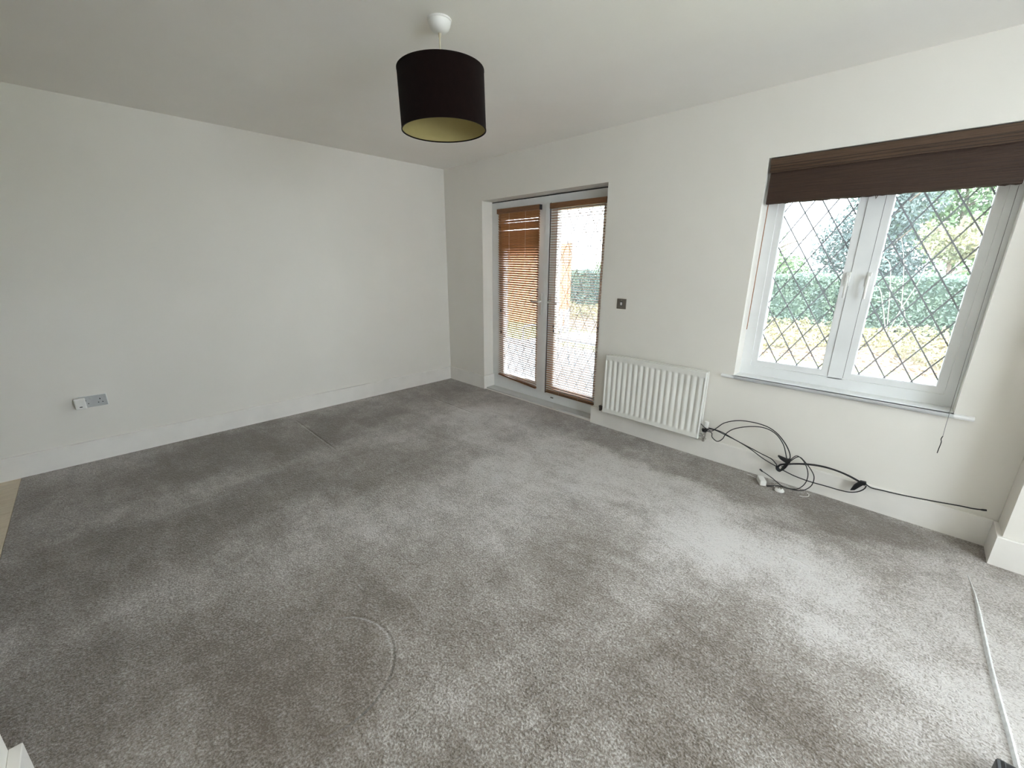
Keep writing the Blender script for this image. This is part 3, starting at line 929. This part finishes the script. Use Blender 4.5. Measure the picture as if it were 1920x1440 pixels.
# ------------------------------------------------------------------ small things on the carpet below the window
wa = thing('charger_plug', (3.56, -0.125, 0.0), 'white charger plug with thin lead lying by the skirting', 'plug')
bm_ = bx(-0.019, 0.019, -0.042, 0.042, 0.0, 0.036, bev=0.006)
bmesh.ops.rotate(bm_, verts=bm_.verts, cent=(0, 0, 0), matrix=Matrix.Rotation(R(28), 3, 'Z'))
bmesh.ops.translate(bm_, verts=bm_.verts, vec=(3.560, -0.128, 0.002))
obj('plug_body', bm_, M_PLASTIC, wa)
obj('lead', tube(new(), spline([(3.548, -0.092, 0.012), (3.520, -0.085, 0.006), (3.492, -0.074, 0.004), (3.472, -0.064, 0.004), (3.458, -0.068, 0.004)], 5), 0.0022, 6), M_PLASTIC, wa)
wp = thing('small_plug', (3.672, -0.155, 0.0), 'small white plug lying face up on the carpet beside the charger', 'plug')
obj('plug_body', lathe(new(), [(0.001, 0.001), (0.026, 0.001), (0.028, 0.006), (0.024, 0.014), (0.014, 0.019), (0.001, 0.020)], 3.672, -0.157, 20), M_PLASTIC, wp, smooth=True)
for dx_, dy_ in ((-.008, -.004), (.008, -.004), (0, .008)):
    obj('plug_pin', bx(3.672 + dx_ - .0025, 3.672 + dx_ + .0025, -.157 + dy_ - .002, -.157 + dy_ + .002, 0.016, 0.030), M_STEEL, wp)
obj('lead', tube(new(), spline([(3.655, -0.148, 0.008), (3.636, -0.12, 0.004), (3.640, -0.085, 0.004), (3.662, -0.062, 0.004), (3.690, -0.055, 0.004), (3.708, -0.064, 0.004)], 5), 0.0018, 6), M_PLASTIC, wp)
rc = obj('red_clip', bx(-0.014, 0.014, -0.006, 0.006, 0.0, 0.009, bev=0.002), M_RED, base=(3.752, -0.151, 0.001))
rc.data.transform(Matrix.Translation((3.752, -0.151, 0.001)) @ Matrix.Rotation(R(-25), 4, 'Z'))
tag(rc, 'tiny dark red clip on the carpet near the skirting', 'clip')
lw = obj('thin_lead', tube(new(), spline([(3.778, -0.135, 0.003), (3.800, -0.128, 0.003), (3.818, -0.105, 0.003), (3.818, -0.075, 0.003), (3.806, -0.060, 0.003)], 6), 0.0018, 6), M_PLASTIC, base=(3.80, -0.10, 0.001))
tag(lw, 'short thin white lead curled on the carpet right of the red clip', 'lead')
bb = thing('floor_box', (4.62, -1.62, 0.0), 'black plastic object cut off by the lower right corner of the view', 'box')
obj('case', bx(4.498, 4.76, -1.80, -1.470, 0.001, 0.050, bev=0.008), M_BLACK, bb)
obj('lid', bx(4.512, 4.746, -1.786, -1.484, 0.050, 0.056, bev=0.002), M_BLACK, bb)

# ------------------------------------------------------------------ outside
lawn = struct('ground_lawn', bx(-30, 40, WT, 45, -0.40, -0.15), M_GRASS, 'pale lawn outside the window')
patio = struct('ground_patio', bx(-3.0, 3.0, WT, 3.2, -0.16, -0.146), M_PAVE, 'paved patio outside the french doors')
for i in range(10):
    for j in range(5):
        obj('paving_slab', bx(-2.99 + i * 0.6, -2.402 + i * 0.6, 0.30 + j * 0.58, 0.868 + j * 0.58, -0.148, -0.128, bev=0.005, seg=1), M_PAVE, patio)


def leaves(name, samples, size, material, parent=None, kind=None, face=None, base=None, spread=0.9):
    """One mesh of small folded leaves; samples yields (point, normal)."""
    verts, faces = [], []
    rnd = random.Random(hash(name) % 1000 + len(samples))
    off = ROOT[parent] if parent is not None else Vector(base or (0, 0, 0))
    for p, n in samples:
        s = size * rnd.uniform(0.6, 1.3)
        nn = Vector(n) + Vector((rnd.gauss(0, spread), rnd.gauss(0, spread), rnd.gauss(0, spread)))
        if nn.length < 1e-3:
            nn = Vector((0, -1, 0))
        nn.normalize()
        a = nn.orthogonal().normalized()
        a.rotate(Matrix.Rotation(rnd.uniform(0, 6.28), 3, nn))
        b_ = nn.cross(a)
        c = Vector(p) - off
        k = len(verts)
        verts += [c - a * s * .5, c + b_ * s * .26 + nn * s * .1, c + a * s * .5, c - b_ * s * .26 + nn * s * .1]
        faces += [(k, k + 1, k + 2), (k, k + 2, k + 3)]
    me = bpy.data.meshes.new(name)
    me.from_pydata([tuple(v_) for v_ in verts], [], faces)
    me.materials.append(material)
    o = bpy.data.objects.new(name, me)
    C.objects.link(o)
    if parent is not None:
        o.parent = parent
    else:
        o.location = off
    ROOT[o] = off
    if kind:
        o['kind'] = kind
    return o


rg = random.Random(11)
# raised bed of yellowing ground cover with fallen leaves
bed = struct('ground_bed', prism(new(), [(5.3, -0.16), (5.7, -0.06), (6.3, 0.10), (7.0, 0.22), (9.4, 0.25), (9.4, -0.2)], 0, -7, 9), M_SOIL, 'leafy bed in front of the hedge')


def bed_z(y):
    pts = [(5.3, -0.15), (5.7, -0.06), (6.3, 0.10), (7.0, 0.22), (9.4, 0.25)]
    for (a, za), (b_, zb) in zip(pts, pts[1:]):
        if y <= b_:
            return za + (zb - za) * max(0, (y - a)) / (b_ - a)
    return 0.25


S1 = []
S2 = []
for _ in range(26000):
    xx, yy = rg.uniform(-6.5, 8), rg.uniform(5.25, 7.02)
    hump = 0.5 + 0.5 * math.sin(xx * 3.1 + math.sin(yy * 4) * 1.5) * math.sin(yy * 3.3 + xx)
    if yy > 5.75 + 0.25 * math.sin(xx * 2.3):
        S1.append(((xx, yy, bed_z(yy) + rg.uniform(0.0, 0.16) * (0.4 + hump)), (0, -0.5, 0.8)))
    elif xx > -1.8 and rg.random() < 0.35:
        S2.append(((xx, yy, bed_z(yy) + rg.uniform(0.004, 0.03)), (0, -0.2, 1)))
for _ in range(2600):
    xx, yy = rg.uniform(-1.8, 7), rg.uniform(3.6, 5.4)
    if rg.random() < 0.4:
        S2.append(((xx, yy, -0.145 + rg.uniform(0.002, 0.012)), (0, 0, 1)))
gc = leaves('ground_cover', S1, 0.075, M_BED, base=(1, 6.3, 0.1), kind='stuff')
tag(gc, 'yellow green ground cover plants in front of the hedge', 'ground cover')
fl = leaves('fallen_leaves', S2, 0.075, M_BED2, base=(1, 5.3, -0.1), kind='stuff', spread=0.35)
tag(fl, 'tan fallen leaves scattered along the lawn edge', 'leaves')

# clipped hedge
hd = thing('hedge', (1.0, 7.6, 0.2), 'clipped dark green hedge behind the leafy bed', 'hedge')
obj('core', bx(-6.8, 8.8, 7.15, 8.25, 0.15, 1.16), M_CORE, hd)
S = []
for _ in range(44000):
    xx = rg.uniform(-6.9, 8.9)
    if rg.random() < 0.72:
        zz = 0.12 + rg.random() * 1.10
        S.append(((xx, 7.10 + 0.05 * math.sin(xx * 2.7 + zz * 3) + rg.uniform(-0.06, 0.05), zz), (0, -1, 0.35)))
    else:
        S.append(((xx, rg.uniform(7.05, 8.2), 1.18 + 0.03 * math.sin(xx * 3.3) + rg.uniform(-0.03, 0.05)), (0, -0.2, 1)))
leaves('foliage', S, 0.062, M_HEDGE, hd, kind='stuff')


def tree(name, x, y, z0, h, rx, ry, rz, material, n, size, label, group=None, trunk=0.07):
    t = thing(name, (x, y, z0), label, 'tree', group)
    tk = tube(new(), spline([(x, y, z0), (x + 0.04, y, z0 + h * 0.3), (x - 0.05, y + .03, z0 + h * 0.65), (x, y, z0 + h * 0.95)], 4), [trunk * (1 - 0.04 * i) for i in range(13)], 8)
    for k in range(9):
        a = rg.uniform(0, 6.28)
        zb = z0 + h * rg.uniform(0.3, 0.8)
        tube(tk, spline([(x, y, zb), (x + rx * .4 * math.cos(a), y + ry * .4 * math.sin(a), zb + rz * .25), (x + rx * .8 * math.cos(a), y + ry * .8 * math.sin(a), zb + rz * .4)], 3), [trunk * .4 * (1 - .1 * i) for i in range(7)], 5)
    obj('trunk', tk, M_BARK, t, smooth=True)
    blobs = []
    for k in range(16):
        a, u_ = rg.uniform(0, 6.28), rg.uniform(-1, 1)
        q = math.sqrt(1 - u_ * u_) * rg.uniform(.35, .8)
        blobs.append((x + rx * q * math.cos(a), y + ry * q * math.sin(a), z0 + h - rz + rz * u_ * .75, rg.uniform(.32, .5)))
    S_ = []
    for _ in range(n):
        bx_, by_, bz_, br_ = rg.choice(blobs)
        d = Vector((rg.gauss(0, 1), rg.gauss(0, 1), rg.gauss(0, 1))).normalized()
        rad_ = br_ * (rg.random() ** 0.4)
        S_.append(((bx_ + d.x * rad_ * rx, by_ + d.y * rad_ * ry, max(z0 + 0.1, bz_ + d.z * rad_ * rz)), tuple(d)))
    leaves('foliage', S_, size, material, t, kind='stuff')
    return t


GT = 'garden trees behind the hedge'
tree('shrub_tree', 1.0, 9.6, 0.2, 2.0, 1.3, 1.0, 1.0, M_LEAF_A, 9000, 0.085, 'light green bushy tree behind the left end of the hedge', GT, 0.05)
tree('shrub_tree', -1.1, 11.2, -0.15, 1.9, 1.3, 1.0, 0.95, M_LEAF_C, 7000, 0.085, 'low yellowish tree seen at the left edge of the window', GT, 0.05)
tree('conifer_tree', 3.0, 10.8, -0.15, 4.6, 1.25, 1.0, 2.3, M_LEAF_B, 16000, 0.10, 'tall dark blue green tree behind the window mullion', GT)
tree('broad_tree', 4.4, 13.4, -0.15, 5.4, 2.3, 1.3, 2.5, M_LEAF_A, 16000, 0.13, 'tall pale green tree seen through the right casement', GT)
tree('yellow_tree', 4.35, 9.6, 0.2, 2.3, 0.6, 0.6, 0.5, M_LEAF_C, 2600, 0.085, 'yellow leaved small tree above the hedge in the right casement', GT, 0.045)
tree('yellow_tree', 6.6, 10.6, -0.15, 2.7, 1.1, 0.9, 0.9, M_LEAF_C, 5000, 0.085, 'yellow green tree at the right edge of the window', GT, 0.045)
tree('broad_tree', -4.6, 12.0, -0.15, 2.1, 1.8, 1.2, 0.9, M_LEAF_A, 8000, 0.10, 'low green tree seen through the right french door', GT)
tree('shrub_tree', -2.6, 9.6, 0.2, 1.35, 1.2, 0.9, 0.6, M_LEAF_B, 5000, 0.085, 'dark rounded shrub seen through the right french door above the bed', GT, 0.04)

# bare arching shrub in front of the hedge
bs = thing('bare_shrub', (3.75, 6.75, 0.2), 'bare shrub with pale arching twigs against the hedge', 'shrub')
for pts in ([(3.75, 6.75, 0.2), (3.85, 6.7, 0.7), (3.98, 6.68, 1.2), (4.02, 6.7, 1.75)], [(3.75, 6.75, 0.2), (3.60, 6.7, 0.75), (3.48, 6.7, 1.05), (3.30, 6.7, 1.0)],
            [(3.75, 6.75, 0.2), (3.66, 6.7, 0.9), (3.55, 6.7, 1.45), (3.36, 6.7, 1.55)], [(3.75, 6.75, 0.2), (3.92, 6.7, 0.55), (3.78, 6.68, 0.85), (3.60, 6.68, 0.8)],
            [(3.85, 6.7, 0.7), (3.80, 6.68, 1.05), (3.72, 6.68, 1.5), (3.62, 6.68, 1.85)]):
    obj('twig', tube(new(), spline(pts, 6), [.006 * (1 - i / 26) for i in range(len(spline(pts, 6)))], 5), M_TWIG, bs)

# timber fence at the end of the patio
fn = thing('garden_fence', (-4.4, 5.0, -0.15), 'orange brown timber fence seen through the left french door', 'fence')
for i in range(32):
    xx = -6.8 + i * 0.15
    obj('fence_board', bx(xx + 0.004, xx + 0.146, 5.0, 5.018, -0.12, 1.84 + 0.004 * (i % 3), bev=0.002, seg=1), M_FENCE, fn)
for zz in (0.2, 1.5):
    obj('fence_rail', bx(-6.8, -2.0, 5.018, 5.06, zz, zz + 0.08), M_FENCE, fn)
for xx in (-6.75, -4.4, -2.06):
    obj('fence_post', bx(xx - 0.045, xx + 0.045, 5.06, 5.15, -0.2, 1.9, bev=0.004), M_FENCE, fn)

# patio table and chair
tb = thing('patio_table', (0.92, 1.62, -0.128), 'low white slatted patio table outside the right french door', 'table')
for k in range(7):
    yy = 1.40 + k * 0.072
    obj('table_slat', bx(0.52, 1.34, yy, yy + 0.062, 0.425, 0.445, bev=0.003, seg=1), M_GARDENW, tb)
for xx in (0.55, 1.29):
    for yy in (1.42, 1.86):
        obj('leg', bx(xx, xx + 0.03, yy, yy + 0.03, -0.128, 0.425), M_GARDEN, tb)
obj('apron', bx(0.55, 1.32, 1.43, 1.46, 0.385, 0.425), M_GARDEN, tb)
obj('apron', bx(0.55, 1.32, 1.86, 1.89, 0.385, 0.425), M_GARDEN, tb)
ch = thing('patio_chair', (0.12, 1.70, -0.128), 'grey metal patio chair beside the white patio table', 'chair')
for k in range(6):
    obj('seat_slat', bx(-0.12, 0.36, 1.48 + k * 0.075, 1.545 + k * 0.075, 0.272, 0.288, bev=0.003, seg=1), M_GARDEN, ch)
for k in range(5):
    obj('back_slat', bx(-0.10 + k * 0.095, -0.04 + k * 0.095, 1.945, 1.957, 0.30, 0.74, bev=0.003, seg=1), M_GARDEN, ch)
for xx in (-0.13, 0.35):
    obj('leg', tube(new(), spline([(xx, 1.47, -0.128), (xx, 1.475, 0.28), (xx, 1.48, 0.46), (xx, 1.56, 0.495), (xx, 1.94, 0.49)], 5), 0.014, 8), M_GARDEN, ch, smooth=True)
    obj('leg', tube(new(), [(xx, 2.03, -0.128), (xx, 1.95, 0.28), (xx, 1.95, 0.76)], 0.014, 8), M_GARDEN, ch, smooth=True)
